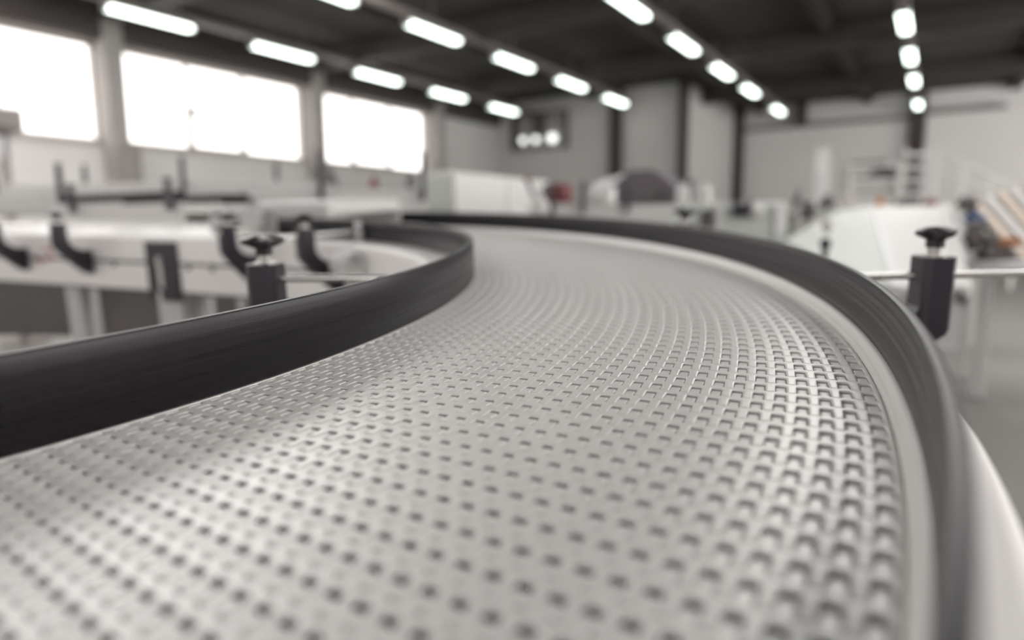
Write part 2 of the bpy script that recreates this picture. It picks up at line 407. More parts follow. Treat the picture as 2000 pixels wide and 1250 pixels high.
# T-slot on the inner frame
sweep('mounting_slot', [(RFi - .0015, -.094), (RFi + .001, -.094), (RFi + .001, -.105), (RFi - .0015, -.105)], A0, A1, M['slot'], straight=2.6, smooth=False)
sweep('lower_edge_strip', [(RFi - .003, -.206), (RFi + .02, -.206), (RFi + .02, -.214), (RFi - .003, -.214)], A0, A1, M['slot'], straight=2.6, smooth=False)
sweep('belt_bed', [(RI - .004, -.030), (RO - .004, -.030), (RO - .004, -.036), (RI - .004, -.036)], A0, A1, M['bed'], straight=2.6, smooth=False)
for rr in (1.42, 1.52, 1.62, 1.72, 1.80):
    sweep('belt_runner', [(rr, -.012), (rr + .012, -.012), (rr + .012, -.030), (rr, -.030)], A0, A1, M['bed'], smooth=False)

# one belt row: cross bar with fingers both ways, interlocking with its neighbours
def row_mesh():
    W = .02230 * S; n = 31; r_out = RO - .0078; r_in = r_out - n * W
    b2 = .0032; fw = W * .245; gap = .00020; bw = W / 2 - fw - gap
    def hole(r): t = min(1, max(0, (r - RI) / (RO - RI))); return .0014 + .0056 * t ** .85
    tipF = lambda r: PH * r - b2 - hole(r)
    tipB = lambda r: PH * r - b2 - .0005
    raw = []                                      # (x, y, convex?)
    for i in range(n):
        rc = r_in + (i + .5) * W; t = tipF(rc)
        raw += [(rc - fw, b2), (rc - fw, t), (rc + fw, t), (rc + fw, b2)]
    raw += [(r_out, b2)]
    for i in range(n, -1, -1):
        rb = r_in + i * W; t = -tipB(rb); x1, x0 = min(rb + bw, r_out), max(rb - bw, r_in)
        if i < n: raw += [(x1, -b2)]
        raw += [(x1, t), (x0, t)]
        if i > 0: raw += [(x0, -b2)]
    raw += [(r_in, b2)]
    # round the corners
    rad = .0016; pts = []
    N = len(raw)
    for i in range(N):
        p0, p, p1 = Vector(raw[i - 1]), Vector(raw[i]), Vector(raw[(i + 1) % N])
        d0, d1 = p0 - p, p1 - p
        if d0.length < 1e-6 or d1.length < 1e-6: continue
        k = min(rad, d0.length * .45, d1.length * .45); a = p + d0.normalized() * k; c = p + d1.normalized() * k
        for t in (0, .5, 1): pts.append(((1 - t) ** 2) * a + 2 * t * (1 - t) * p + t * t * c)
    N = len(pts)
    area = sum(pts[i - 1].x * pts[i].y - pts[i].x * pts[i - 1].y for i in range(N))
    sg = 1 if area > 0 else -1
    nor = []
    for i in range(N):
        t0 = (pts[i] - pts[i - 1]).normalized(); t1 = (pts[(i + 1) % N] - pts[i]).normalized(); t = (t0 + t1)
        t = t.normalized() if t.length > 1e-6 else t1
        nor.append(Vector((-t.y, t.x)) * sg)       # inward
    def crown(y): return -.0005 * (y / .018) ** 2
    rings = [(.00190, 0), (.0012, -.00010), (.0005, -.00034), (.0001, -.00075), (.0001, -.0013), (.0029, -.0036), (.0029, -.0080)]
    V, F = [], []
    for off, z in rings:
        for p, q in zip(pts, nor):
            v = p + q * off; V.append((v.x, v.y, z + crown(p.y)))
    for k in range(len(rings) - 1):
        for i in range(N):
            j = (i + 1) % N; F.append((k * N + i, k * N + j, (k + 1) * N + j, (k + 1) * N + i))
    nq = len(F)
    F += [tuple(t) for t in geometry.tessellate_polygon([[Vector((*V[i][:2], 0)) for i in range(N)]])]
    me = bpy.data.meshes.new('belt_row'); me.from_pydata(V, [], F)
    for i, p in enumerate(me.polygons): p.use_smooth = i < nq
    bm = bmesh.new(); bm.from_mesh(me); bmesh.ops.recalc_face_normals(bm, faces=bm.faces)
    if sum(f.normal.z for f in bm.faces if f.calc_center_median().z > -.0005) < 0: bmesh.ops.reverse_faces(bm, faces=bm.faces)
    bm.to_mesh(me); bm.free(); me.materials.append(M['belt']); return me
RM = row_mesh()
k0, k1 = int(math.floor(R(A0) / PH)) + 1, int(math.ceil(R(A1 - .5) / PH))
for k in range(k0, k1):
    o = bpy.data.objects.new('belt_row', RM); o.parent = conv; o.rotation_euler = (0, 0, k * PH); COL.objects.link(o)
# the belt runs on straight past the bend, too far off to tell its links apart
c, sn = math.cos(R(A1)), math.sin(R(A1))
vs = []
for s in (-.004, 2.6):
    for r, z in ((RI - .004, -.001), (RO - .0078, -.001), (RO - .0078, -.009), (RI - .004, -.009)): vs.append((r * c - s * sn, r * sn + s * c, z))
link('straight_belt', mesh_from('straight_belt', vs, [(0, 1, 5, 4), (1, 2, 6, 5), (2, 3, 7, 6), (3, 0, 4, 7), (3, 2, 1, 0), (4, 5, 6, 7)]), M['belt'], conv)

# legs (to the floor)
def leg(x, y, ztop, w=.06, name='leg'):
    L = floor_len(x, y, ztop)
    b = MB().box((x, y, ztop - (L - .03) / 2), (w, w, L - .03), .006)
    o = b.build(name, M['frame'], conv); f = MB().cyl((x, y, ztop - L + .001), (x, y, ztop - L + .012), .045, n=16).cyl((x, y, ztop - L + .012), (x, y, ztop - L + .05), .012, n=10)
    f.build('leg_foot', M['black'], o)
for ph in (-52, -20, 20, 52):
    p = pl(RFo - .045, ph); leg(p.x, p.y, -.198)
for ph in (-55, -25, 5, 40):
    p = pl(RFi + .045, ph); leg(p.x, p.y, -.203)
def straight_pt(r, s, z=0.0): return Vector((r * c - s * sn, r * sn + s * c, z))
for s, w in ((.44, .095), (1.02, .062), (1.95, .075)):
    p = straight_pt(RFi + .045, s); leg(p.x, p.y, -.203, w)
for s in (.9, 1.75):
    p = straight_pt(RFo - .045, s); leg(p.x, p.y, -.198)

# brackets: curved black arm with clamp post, knob, stud, collar and a guide-rail rod
def knob_mesh():
    V, F = [], []; NT = 48
    prof = [(.0, .030, 0), (.010, .030, 0), (.0135, .0285, .3), (.016, .024, 1), (.016, .0185, 1), (.0135, .013, .35), (.0125, .010, 0), (.0125, .000, 0), (.0, .000, 0)]
    for r, z, l in prof:
        for i in range(NT):
            a = 2 * math.pi * i / NT; lob = l * .0175 * max(0, math.cos(2.0 * a)) ** 2 * 1.0
            lob = l * .0175 * (0.5 + 0.5 * math.cos(4 * a)) ** 1.3
            V.append(((r + lob) * math.cos(a), (r + lob) * math.sin(a), z))
    for k in range(len(prof) - 1):
        for i in range(NT):
            j = (i + 1) % NT; F.append((k * NT + i, k * NT + j, (k + 1) * NT + j, (k + 1) * NT + i))
    me = mesh_from('knob', V, F)
    bm = bmesh.new(); bm.from_mesh(me); bmesh.ops.remove_doubles(bm, verts=bm.verts, dist=1e-6); bmesh.ops.recalc_face_normals(bm, faces=bm.faces); bm.to_mesh(me); bm.free()
    for p in me.polygons: p.use_smooth = True
    me.set_sharp_from_angle(angle=R(40)); me.materials.append(M['knob']); return me
KN = knob_mesh()
def arc_pts(a, b, c_, n=6):                       # quadratic curve a->c_ with control b
    a, b, c_ = Vector(a), Vector(b), Vector(c_); return [tuple(((1 - t) ** 2) * a + 2 * t * (1 - t) * b + t * t * c_) for t in [i / n for i in range(n + 1)]]
def bracket(foot, ang, reach, rod_in, rod_out, krot=0.0, th=.036, clamp=False, rz=.030, drop=0.0):
    """foot: local point on the frame face; ang: direction (deg) the arm reaches away from the frame"""
    u0, u1 = reach - .022, reach + .022
    prof = [(0, -.058), (0, -.150)] + arc_pts((.020, -.150), (reach * .62, -.112), (u1 - .003, -.040 - drop)) + [(u1, -.022 - drop), (u1, .052), (u0, .052), (u0, -.005)] + arc_pts((u0, -.010), (u0 - .006, -.042), (max(.02, u0 - .055), -.056))[1:]
    b = MB().prism(prof, 'y', -th / 2, th / 2); b.bevel(.003, 1)
    o = b.build('support_bracket', M['black'], conv)
    # post block, a little wider with chamfered corners
    q = .0245; ch = .009
    oc = [(q - ch, -q), (q, -q + ch), (q, q - ch), (q - ch, q), (-q + ch, q), (-q, q - ch), (-q, -q + ch), (-q + ch, -q)]
    pb = MB().prism([(x + reach, y) for x, y in oc], 'z', -.034 - drop, .053); pb.bevel(.0015, 1); pb.build('clamp_post', M['black'], o)
    cl = MB().cyl((reach, 0, .053), (reach, 0, .0555), .0165, n=24).cyl((reach, 0, .0555), (reach, 0, .068), .0085, n=18)
    for k in range(3): cl.cyl((reach, 0, .057 + k * .0035), (reach, 0, .0585 + k * .0035), .0100, n=18)
    cl.build('threaded_stud', M['steel'], o, True)
    kk = link('knob', KN, None, o); kk.location = (reach, 0, .0665); kk.rotation_euler = (0, 0, krot)
    MB().cyl((-rod_in, 0, rz), (reach + rod_out, 0, rz), .0062, n=20).build('guide_rod', M['chrome'], o, True)
    if clamp: MB().box((-rod_in - .002, 0, .033), (.02, .03, .055), .004).build('rail_clamp', M['silver'], o)
    MB().cyl((0.012, 0, -.100), (-.003, 0, -.100), .012, n=6).build('fixing_bolt', M['steel'], o)
    o.location = foot; o.rotation_euler = (0, 0, R(ang)); return o
tag(bracket(pl(RFo + .0005, -6.3), 1.0, .162, .036, .60, R(8), rz=.025, drop=.022), 'black clamp bracket with long bright rod, behind the right rail')
# inner ones point to the ring's centre
tag(bracket(pl(RFi - .0015, -8.1), 180 - 8.1, .213, .074, .004, R(40)), 'near black clamp bracket inside the bend')
tag(bracket(pl(RFi - .0015, 45), 180 + 48, .115, .078, .13, R(12), clamp=True), 'far black clamp bracket with white lit rod')
tag(bracket(pl(RFi - .0015, 65), 180 + 66, .110, .075, .03, R(40)), 'black curved bracket beside the black slotted plate')
for s, lb in ((.84, 'black curved bracket near the red printed mark'), (1.25, 'leftmost black curved bracket')):
    p = straight_pt(RFi - .0015, s); o = bracket(p, 180 + A1, .110, .075, .03, R(10 * s)); tag(o, lb)
for ph in (-40, 20):
    bracket(pl(RFo + .0005, ph), ph, .135, .036, .05, R(3 * ph))

# black slotted plate on the inner frame over a leg
def slot_plate(s):
    p = straight_pt(RFi - .004, s); w, h = .165, .225
    b = MB().box((0, 0, -h / 2), (.012, w, h), .003); o = b.build('mounting_plate', M['black'], conv)
    o.location = (p.x, p.y, -.018); o.rotation_euler = (0, 0, R(180 + A1))
    sl = MB().box((.0075, -.01, -.115), (.004, .024, .10), .0015).cyl((.0055, -.01, -.065), (.0095, -.01, -.065), .012, n=20).cyl((.0055, -.01, -.165), (.0095, -.01, -.165), .012, n=20)
    sl.build('slot', M['frame'], o); bt = MB().cyl((.006, -.01, -.075), (.016, -.01, -.075), .010, n=6)
    bt.build('bolt', M['steel'], o)
slot_plate(.43)
for s in (.18, .30, .70):
    p = straight_pt(RFi - .003, s) if s > 0 else pl(RFi - .003, A1 - 11); MB().cyl((p.x, p.y, -.106), (p.x, p.y, -.120), .008, n=10).build('slot_nut', M['slot'], conv)
# red print on the inner frame, too blurred to read
dm = MB()
for i, (y, z, w, h) in enumerate(((0, 0, .05, .012), (.03, -.022, .03, .016), (-.02, -.05, .04, .008), (-.06, -.062, .05, .007), (.035, .02, .02, .010))):
    dm.box((0, y, z), (.001, w, h), 0, Matrix.Rotation(R(-14), 4, 'X'))
o = dm.build('red_print', M['redmark'], conv); p = straight_pt(RFi - .0012, 1.10); o.location = (p.x, p.y, -.065); o.rotation_euler = (0, 0, R(180 + A1))

# white roller housing on the inner face
hs = MB().cyl((0, -.055, 0), (0, .055, 0), .045, n=28).box((-.0, 0, .02), (.05, .11, .05), .01)
o = hs.build('roller_housing', M['frame'], conv, True); p = pl(RFi - .030, 40); o.location = (p.x, p.y, -.060); o.rotation_euler = (0, 0, R(33 + 0))
# ------------------------------------------------------------------ things around it
def face_box(name, label, cat, px0, px1, pt, z, depth, ground=True, bottom=None, material='frame', rz=0.0, bev=.02, parts=None, group=None):
    """a box-shaped thing whose front spans px0..px1 with its top at pt, z metres away, axis aligned to the hall"""
    pass
def world_thing(name, label, cat, p, rz=0.0, group=None): return thing(name, label, cat, p, rz, group)

# hood over the belt, just past the bend
def on_belt(r, ph, z): return to_world(pl(r, ph, z))
EC = m4.to_3x3().to_euler()
hood = thing('belt_hood', 'white low hood standing over the belt behind the far rail', 'hood'); 
def set_on_conv(o, p, ang): mm = m4 @ Matrix.Translation(p) @ Matrix.Rotation(R(ang), 4, 'Z'); o.matrix_world = mm
set_on_conv(hood, pl((RI + RO) / 2, 62.5, .001), 62.5 + 90)
hb = MB().box((0, 0, .095), (.34, .42, .05), .012); 
hb.build('hood_top', M['frame'], hood)
for s in (-1, 1): MB().box((0, s * .203, .036), (.34, .014, .069), .003).build('hood_side', M['frame'], hood)
jb = thing('junction_box', 'pale junction box with two dark vents at the end of the inner rail', 'box')
set_on_conv(jb, pl(RI - .01, 71.0, .008), 71.0 + 90 + 6)
MB().box((0, 0, .04), (.20, .05, .08), .006).build('case', M['frame'], jb)
for zz in (.030, .052): MB().box((-.0, .0262, zz), (.055, .004, .012), .001).build('vent', M['vent'], jb)
MB().box((0, 0, .0835), (.21, .055, .007), .002).build('lid', M['frame'], jb)

# white control cabinet
p = at(885, 432, 6.0); p.z = 0
HCAB = at(885, 334, 6.0).z
cab = thing('control_cabinet', 'tall white control cabinet behind the bend, left face in shade', 'cabinet', p)
W1, D1 = .42, 1.75
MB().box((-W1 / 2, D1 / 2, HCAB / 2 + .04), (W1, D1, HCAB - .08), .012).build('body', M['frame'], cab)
MB().box((-W1 / 2, -.006, HCAB / 2 + .05), (W1 - .03, .012, HCAB - .16), .004).build('front_door', M['greyframe'], cab)  # greyer door colour stands in for shade on this face
for i in range(2):
    d = MB().box((.007, D1 * (.25 + .5 * i), HCAB / 2 + .05), (.014, D1 / 2 - .02, HCAB - .16), .004).build('side_door', M['frame'], cab)
    MB().box((.012, D1 * (.25 + .5 * i) - D1 * .2, HCAB * .78), (.02, .03, .12), .004).build('door_handle', M['silver'], d)
MB().box((-W1 / 2, D1 / 2, .04), (W1 - .06, D1 - .06, .08)).build('plinth', M['darkgrey'], cab)

# generic flat-topped conveyor / bench line: top surface at height h between two ground points
def line_conveyor(name, label, a, b, width, h, body=.16, rails=True, posts=(), mat_='frame', post_h=.22, cat='conveyor', nleg=3, group=None, blackrail=True, under_shade=False):
    a = Vector((a[0], a[1], 0)); b = Vector((b[0], b[1], 0)); d = b - a; L = d.length; rz = math.atan2(d.y, d.x)
    t = thing(name, label, cat, (a + b) / 2, rz, group)
    for s in (-1, 1):
        MB().box((0, s * (width / 2 - .012), h - body / 2), (L, .024, body), .006).build('side_frame', M[mat_], t)
    MB().box((0, 0, h - .015), (L - .02, width - .05, .012)).build('belt', M['belt'], t)
    for s in (-1, 1): MB().cyl((s * (L / 2 - .04), -width / 2 + .03, h - .05), (s * (L / 2 - .04), width / 2 - .03, h - .05), .034, n=16).build('end_roller', M['steel'], t)
    for k in range(nleg):
        x = -L / 2 + .15 + (L - .3) * k / max(1, nleg - 1)
        for s in (-1, 1): MB().box((x, s * (width / 2 - .03), (h - body) / 2), (.06, .05, h - body)).build('leg', M[mat_], t)
        MB().box((x, 0, h * .35), (.04, width - .1, .04)).build('cross_bar', M[mat_], t)
    if under_shade: MB().box((0, 0, (h - body) / 2 + .1), (L - .1, width * .55, (h - body) * .55), .02).build('shade_box', M['darkgrey'], t)  # dark box stands in for the shade under the line
    for i, (u, s) in enumerate(posts):
        x = -L / 2 + L * u; y = s * (width / 2 + .03)
        q = MB().box((x, y, h + post_h * .2), (.035, .035, post_h), .004).build('post', M['black'], t)
        MB().cyl((x, y, h + post_h * .7), (x, y, h + post_h * .7 + .02), .014, n=12).cyl((x, y, h + post_h * .7 + .02), (x, y, h + post_h * .7 + .04), .032, .022, n=10).build('post_knob', M['knob'], q)
    if rails:
        for s in (-1, 1): MB().box((0, s * (width / 2 - .03), h + .045), (L, .01, .05)).build('guide_rail', M['rail' if blackrail else 'silver'], t)
    return t
def gp(px, z): q = at(px, 440, z); return (q.x, q.y)
def zh(py, z, px=1000): return at(px, py, z).z

# neighbouring lines on the left, behind the bend
line_conveyor('straight_conveyor', 'white conveyor line behind the bend carrying a black guide rail', gp(185, 4.7), gp(430, 4.1), .5, zh(402, 4.4, 300), .15, True, ((.20, -1), (.95, -1)), post_h=.14, nleg=2, under_shade=True)
line_conveyor('straight_conveyor', 'white conveyor line nearest the window wall', gp(-200, 6.6), gp(640, 6.4), .6, zh(362, 6.5, 200), .22, False, ((.30, -1), (.40, 1), (.72, -1), (.86, 1)), post_h=.26, nleg=2, under_shade=True)
line_conveyor('straight_conveyor', 'white conveyor line between the window wall line and the bend', gp(-150, 5.6), gp(470, 5.2), .5, zh(378, 5.4, 200), .16, False, ((.15, 1), (.55, -1)), post_h=.24, nleg=2, under_shade=True)
line_conveyor('straight_conveyor', 'white conveyor line in front of the tall cabinet', gp(530, 5.0), gp(830, 5.2), .55, zh(372, 5.1, 680), .20, False, ((.35, -1), (.98, -1)), post_h=.30, nleg=2, under_shade=True)
line_conveyor('straight_conveyor', 'low white conveyor line right beneath the cabinet top', gp(600, 4.2), gp(790, 4.3), .4, zh(392, 4.2, 700), .16, False, (), post_h=.2, nleg=2)

# machine head on a stand at the left edge, against the window
def P(px, py, z): return at(px, py, z)
zz = 7.4
b0 = P(20, 440, zz); b0.z = 0
mh = thing('filling_head', 'grey machine head on a stand at the left edge, in front of the window', 'machine', b0)
k = zz / FPX
top = P(20, 212, zz).z
MB().box((0, 0, top - .12), (.46, .3, .24), .03).build('head_casing', M['tray'], mh)
MB().box((.08, -.1, top - .24), (.3, .2, .12), .02).build('gear_block', M['darkgrey'], mh)
MB().cyl((.05, 0, 0), (.05, 0, top - .24), .045, n=14).build('stand', M['column'], mh)
MB().cyl((0.05, 0, 0), (.05, 0, .03), .24, n=24).build('base', M['darkgrey'], mh)
for dx, dz, ln in ((-.16, -.28, .3), (.14, -.3, .22), (-.05, -.3, .4)):
    MB().cyl((dx, -.08, top + dz), (dx + .02, -.08, top + dz - ln), .05, .02, n=12).build('nozzle', M['silver'], mh)
MB().tube([(-.18, .05, top - .2), (-.22, .0, top - .45), (-.1, -.05, top - .6), (.02, 0, top - .62)], .014).build('hose', M['darkgrey'], mh)

# dark workbench line under the third window, with small things on it
line_conveyor('roller_track', 'thin dark roller track below the third window', gp(640, 8.0), gp(815, 8.2), .4, zh(368, 8.1, 720), .05, False, (), 'darkgrey', cat='track')
def add_stand(t, z): MB().box((0, 0, -z / 2), (.05, .05, z)).box((0, 0, -z + .01), (.22, .22, .02)).build('stand', M['greyframe'], t)
def small_stack(name, label, cat, px, pt, pb, z, w, material, shape='box', stand=False):
    a = P(px, pb, z); b = P(px, pt, z); t = thing(name, label, cat, (a.x, a.y, a.z)); h = b.z - a.z
    if stand: add_stand(t, a.z)
    if shape == 'box':
        MB().box((0, 0, h * .35), (w, w, h * .7), .01).build('body', M[material], t); MB().box((0, 0, h * .85), (w * .6, w * .6, h * .3), .01).build('top', M[material], t)
    else:
        MB().cyl((0, 0, 0), (0, 0, h * .55), w * .5, n=16).build('body', M[material], t); MB().cyl((0, 0, h * .55), (0, 0, h), w * .35, w * .15, n=12).build('top', M[material], t)
    return t
small_stack('hand_pump', 'black upright fitting at the left end of the dark track', 'fitting', 648, 336, 368, 8.05, .13, 'black', 'cone')
small_stack('red_can', 'dark red can on the dark roller track', 'can', 731, 343, 366, 8.1, .11, 'red', 'cone')
small_stack('hand_pump', 'black upright fitting at the right end of the dark track by the cabinet', 'fitting', 808, 340, 368, 8.15, .12, 'black')

# low white line behind the far rail, with dark posts
hL = zh(402, 5.5, 1200)
line_conveyor('straight_conveyor', 'long white conveyor behind the far black rail with dark posts', gp(1035, 5.6), gp(1375, 5.5), .5, hL, .3, False, ((.13, -1), (.30, -1), (.54, -1), (.88, -1)), 'frame', post_h=.20)
small_stack('float_ball', 'white rounded fitting right of the tall cabinet', 'fitting', 1055, 378, 412, 4.85, .12, 'frame', 'cone', True)
t = thing('hand_crank', 'black slanting crank lever beside the tall cabinet', 'lever', P(1047, 392, 6.3)); MB().tube([(0, 0, 0), (-.06, 0, .12), (-.09, 0, .2)], .018).build('arm', M['black'], t); MB().sphere((-.09, 0, .2), .03).build('grip', M['red'], t); add_stand(t, t.location.z)
t = thing('gearbox', 'dark red gearbox standing behind the far rail', 'gearbox', P(1090, 396, 6.1)); MB().box((0, 0, .09), (.22, .16, .15), .02).box((0, 0, .01), (.28, .2, .02)).build('housing', M['red'], t); MB().cyl((-.05, -.1, .1), (-.05, -.16, .1), .04, n=16).build('shaft_cover', M['darkgrey'], t)
t = thing('parts_bin', 'pale box on the white conveyor behind the far rail', 'box', P(1186, 398, 6.1)); MB().box((0, 0, .07), (.12, .12, .14), .01).build('body', M['frame'], t); MB().box((0, 0, .145), (.13, .13, .012), .004).build('lid', M['frame'], t); add_stand(t, t.location.z)
# dark violet grey press
b0 = P(1262, 440, 8.0); b0.z = 0
pr = thing('press_machine', 'dark violet-grey press with sloping top, before the dark corner column', 'machine', b0)
zt = P(1240, 336, 8.0).z; zm = P(1240, 372, 8.0).z
MB().prism([(-.42, 0), (.45, 0), (.45, zm - .0), (.18, zt), (-.12, zt), (-.42, zm)], 'y', -.3, .3).build('body', M['purple'], pr)
MB().prism([(-.60, zm - .1), (-.2, zm + .12), (-.12, zt - .03), (-.5, zt - .12)], 'y', -.34, -.31).build('guard', M['silver'], pr)
MB().box((0, -.32, zm - .18), (.9, .04, .05)).build('feed_bar', M['darkgrey'], pr)
MB().box((.18, -.33, zm - .05), (.2, .03, .08)).build('panel', M['darkgrey'], pr)
# white machine with openings, right of centre
b0 = P(1430, 440, 4.4); b0.z = 0
pk = thing('packing_machine', 'long white machine with a black opening behind the far rail', 'machine', b0, YAW - R(6))
zt = zh(396, 4.4, 1430) ; 
MB().box((0, .2, zt / 2), (.66, .5, zt), .03).build('body', M['greyframe'], pk)
MB().box((-.17, -.055, zt - .10), (.085, .02, .11), .008).build('opening', M['slot'], pk)
MB().box((-.10, -.06, zt - .09), (.03, .03, .16), .006).build('door_edge', M['frame'], pk)
MB().prism([(-.02, zt - .09), (.08, zt - .09), (.10, zt + .02), (.045, zt - .02), (-.01, zt + .02)], 'y', -.09, -.06).build('hopper', M['black'], pk)
MB().sphere((.13, -.09, zt - .055), .042).build('dome', M['frame'], pk, True)
for dx in (-.30, -.16): MB().cyl((dx, .1, zt), (dx, .1, zt + .07), .045, n=16).sphere((dx, .1, zt + .08), .047).build('tank_cap', M['frame'], pk, True)
MB().box((.26, -.06, zt - .12), (.03, .03, .22), .006).build('corner_post', M['silver'], pk)

# broad white slide with raised side sheets on the right
za = 3.3
def sheet(name, pts, th, material, parent, inv):
    ps = [inv @ Vector(q) for q in pts]; nrm = (ps[1] - ps[0]).cross(ps[2] - ps[0]).normalized() * th
    V = ps + [q - nrm for q in ps]; n = len(ps)
    F = [tuple(range(n)), tuple(range(2 * n - 1, n - 1, -1))] + [(i, n + i, n + (i + 1) % n, (i + 1) % n) for i in range(n)]
    me = mesh_from(name, V, F); bm = bmesh.new(); bm.from_mesh(me); bmesh.ops.recalc_face_normals(bm, faces=bm.faces); bm.to_mesh(me); bm.free()
    return link(name, me, M[material], parent)
o0 = P(1760, 470, 3.6); o0.z = 0
sl = thing('steel_slide', 'broad white slide table rising away behind the right bracket', 'table', o0)
inv = Matrix.Translation(-o0)
sheet('slide_bed', [P(1742, 560, 2.85), P(1897, 560, 2.85), P(1845, 402, 6.2), P(1690, 404, 6.2)], .02, 'frame', sl, inv)
sheet('left_sheet', [P(1530, 470, 4.2), P(1742, 560, 2.83), P(1690, 404, 6.2), P(1640, 412, 6.0)], .02, 'greyframe', sl, inv)
sheet('centre_ridge', [P(1745, 558, 2.83), P(1762, 558, 2.83), P(1708, 402, 6.2), P(1700, 402, 6.2)], .05, 'silver', sl, inv)
sheet('right_edge', [P(1885, 562, 2.83), P(1900, 562, 2.83), P(1850, 396, 6.2), P(1842, 396, 6.2)], .04, 'frame', sl, inv)
for (px, py, z) in ((1905, 775, 4.72), (1640, 560, 5.2)):
    q = P(px, py, z); MB().box((q.x - o0.x, q.y - o0.y, .5), (.09, .09, 1.0), .008).build('leg', M['frame'], sl)
q0, q1 = P(1880, 560, 4.70), P(1700, 560, 4.9)
for hh in (.35, .95): MB().tube([(q0.x - o0.x, q0.y - o0.y, hh), (q1.x - o0.x, q1.y - o0.y, hh)], .035).build('cross_rail', M['frame'], sl)
MB().tube([(q0.x - o0.x, q0.y - o0.y, .9), (q1.x - o0.x, q1.y - o0.y, .42)], .016).build('brace', M['silver'], sl)
ga, gb = P(1842, 600, 4.75) - o0, P(1876, 600, 4.72) - o0
for i in range(7):
    u = i / 6; g = ga.lerp(gb, u); MB().cyl((g.x, g.y, .36), (g.x, g.y, .94), .007, n=6).build('guard_wire', M['silver'], sl)
for i in range(8):
    hh = .4 + i * .07; MB().cyl((ga.x, ga.y, hh), (gb.x, gb.y, hh), .007, n=6).build('guard_wire', M['silver'], sl)
q = P(1882, 575, 4.66); MB().box((q.x - o0.x, q.y - o0.y, q.z), (.06, .1, .14), .02).build('adjuster', M['darkgrey'], sl)
t = thing('dark_knob', 'small dark knob on the pale sheet left of the slide', 'knob', P(1615, 440, 4.25)); MB().sphere((0, 0, 0), .03).cyl((0, 0, 0), (0, .03, -.05), .015).build('knob_head', M['column'], t)
t = thing('dark_knob', 'small dark knob showing just above the outer rail', 'knob', P(1612, 476, 2.6)); MB().sphere((0, 0, 0), .022).cyl((0, 0, 0), (0, 0, -.08), .012).build('knob_head', M['black'], t)

# slatted sorting machine at the right edge
o0 = P(1950, 470, 4.6); o0.z = 0
sm = thing('sorting_machine', 'sorting machine of slanting beige slats and black gear at the right edge', 'machine', o0); inv = Matrix.Translation(-o0)
for i in range(5):
    x0 = 1895 + i * 26; y0 = 396 - i * 7
    sheet('slat', [P(x0, y0, 5.6), P(x0 + 14, y0, 5.6), P(x0 + 150, y0 + 150, 4.1), P(x0 + 128, y0 + 150, 4.1)], .03, 'beige' if i % 2 == 0 else 'frame', sm, inv)
for i in range(5):
    x0 = 1886 + i * 26; y0 = 404 - i * 7
    sheet('roller_bar', [P(x0, y0, 5.75), P(x0 + 10, y0, 5.75), P(x0 + 140, y0 + 150, 4.2), P(x0 + 126, y0 + 150, 4.2)], .04, 'darkgrey', sm, inv)
def blob(nm, px, py, z, r, material, sc=(1, 1, 1)):
    q = P(px, py, z) - o0; MB().sphere(q, r, 14, (1, 1, 1)).build(nm, M[material], sm, True)
q = P(1903, 425, 4.5) - o0; MB().cyl(q + Vector((-.04, 0, .03)), q + Vector((.05, 0, -.05)), .05, n=18).build('motor', M['blue'], sm)
MB().cyl(q + Vector((0, 0, -.02)), q + Vector((0, 0, -.22)), .03, n=12).build('motor_shaft', M['black'], sm)
q = P(1975, 472, 4.0) - o0; MB().box(q, (.11, .04, .05), .01).build('orange_block', M['orange'], sm)
for (px, py, r) in ((1890, 398, .05), (1900, 465, .05), (1928, 500, .075), (1945, 480, .06), (1905, 445, .045), (1948, 505, .05), (1960, 490, .045), (1985, 512, .04), (1930, 470, .05)):
    q = P(px, py, 4.3) - o0; MB().cyl(q + Vector((-.03, 0, 0)), q + Vector((.03, .02, 0)), r, n=14).cyl(q + Vector((-.06, 0, 0)), q + Vector((.06, .02, 0)), r * .3, n=10).build('gear', M['darkgrey'], sm)
for px, py, z in ((1893, 505, 5.3), (2050, 520, 4.6)):
    q = P(px, py, z) - o0; MB().box((q.x, q.y, (q.z + .02) / 2), (.06, .06, q.z), .005).build('leg', M['frame'], sm)
MB().box((P(1960, 520, 4.2) - o0) + Vector((0, .1, .0)), (.3, .3, .06), .01).build('carrier', M['silver'], sm)

# small machines along the back, in front of the white far wall
specs = [('drill_stand', 1557, 372, 402, 6.4, .08, 'darkgrey', 'cone', 'grey upright stand left of the row of small machines', 'stand'),
         ('gear_housing', 1522, 396, 470, 5.0, .11, 'darkgrey', 'box', 'dark gear housing just above the far rail', 'gearbox'),
         ('gear_housing', 1548, 402, 440, 5.4, .09, 'column', 'box', 'brown grey gear housing right of the darker one', 'gearbox'),
         ('small_machine', 1578, 392, 428, 5.8, .12, 'darkgrey', 'box', 'small dark machine left of the pale slide', 'machine'),
         ('small_machine', 1615, 380, 406, 6.5, .16, 'darkgrey', 'cone', 'small dark conical machine above the pale sheet', 'machine'),
         ('small_machine', 1652, 378, 403, 7.0, .14, 'column', 'cone', 'small brown machine next to the orange part', 'machine'),
         ('orange_part', 1718, 382, 403, 6.95, .07, 'orange', 'box', 'small orange part above the slide', 'part'),
         ('small_machine', 1770, 385, 403.5, 7.0, .20, 'darkgrey', 'box', 'small dark machine at the foot of the far column', 'machine'),
         ('small_machine', 1815, 388, 403.5, 7.0, .14, 'red', 'box', 'small reddish machine right of the far column', 'machine')]
for nm, px, pt, pb, z, w, mt, shp, lab, cat in specs: small_stack(nm, lab, cat, px, pt, pb, z, w, mt, shp, z < 6.85)
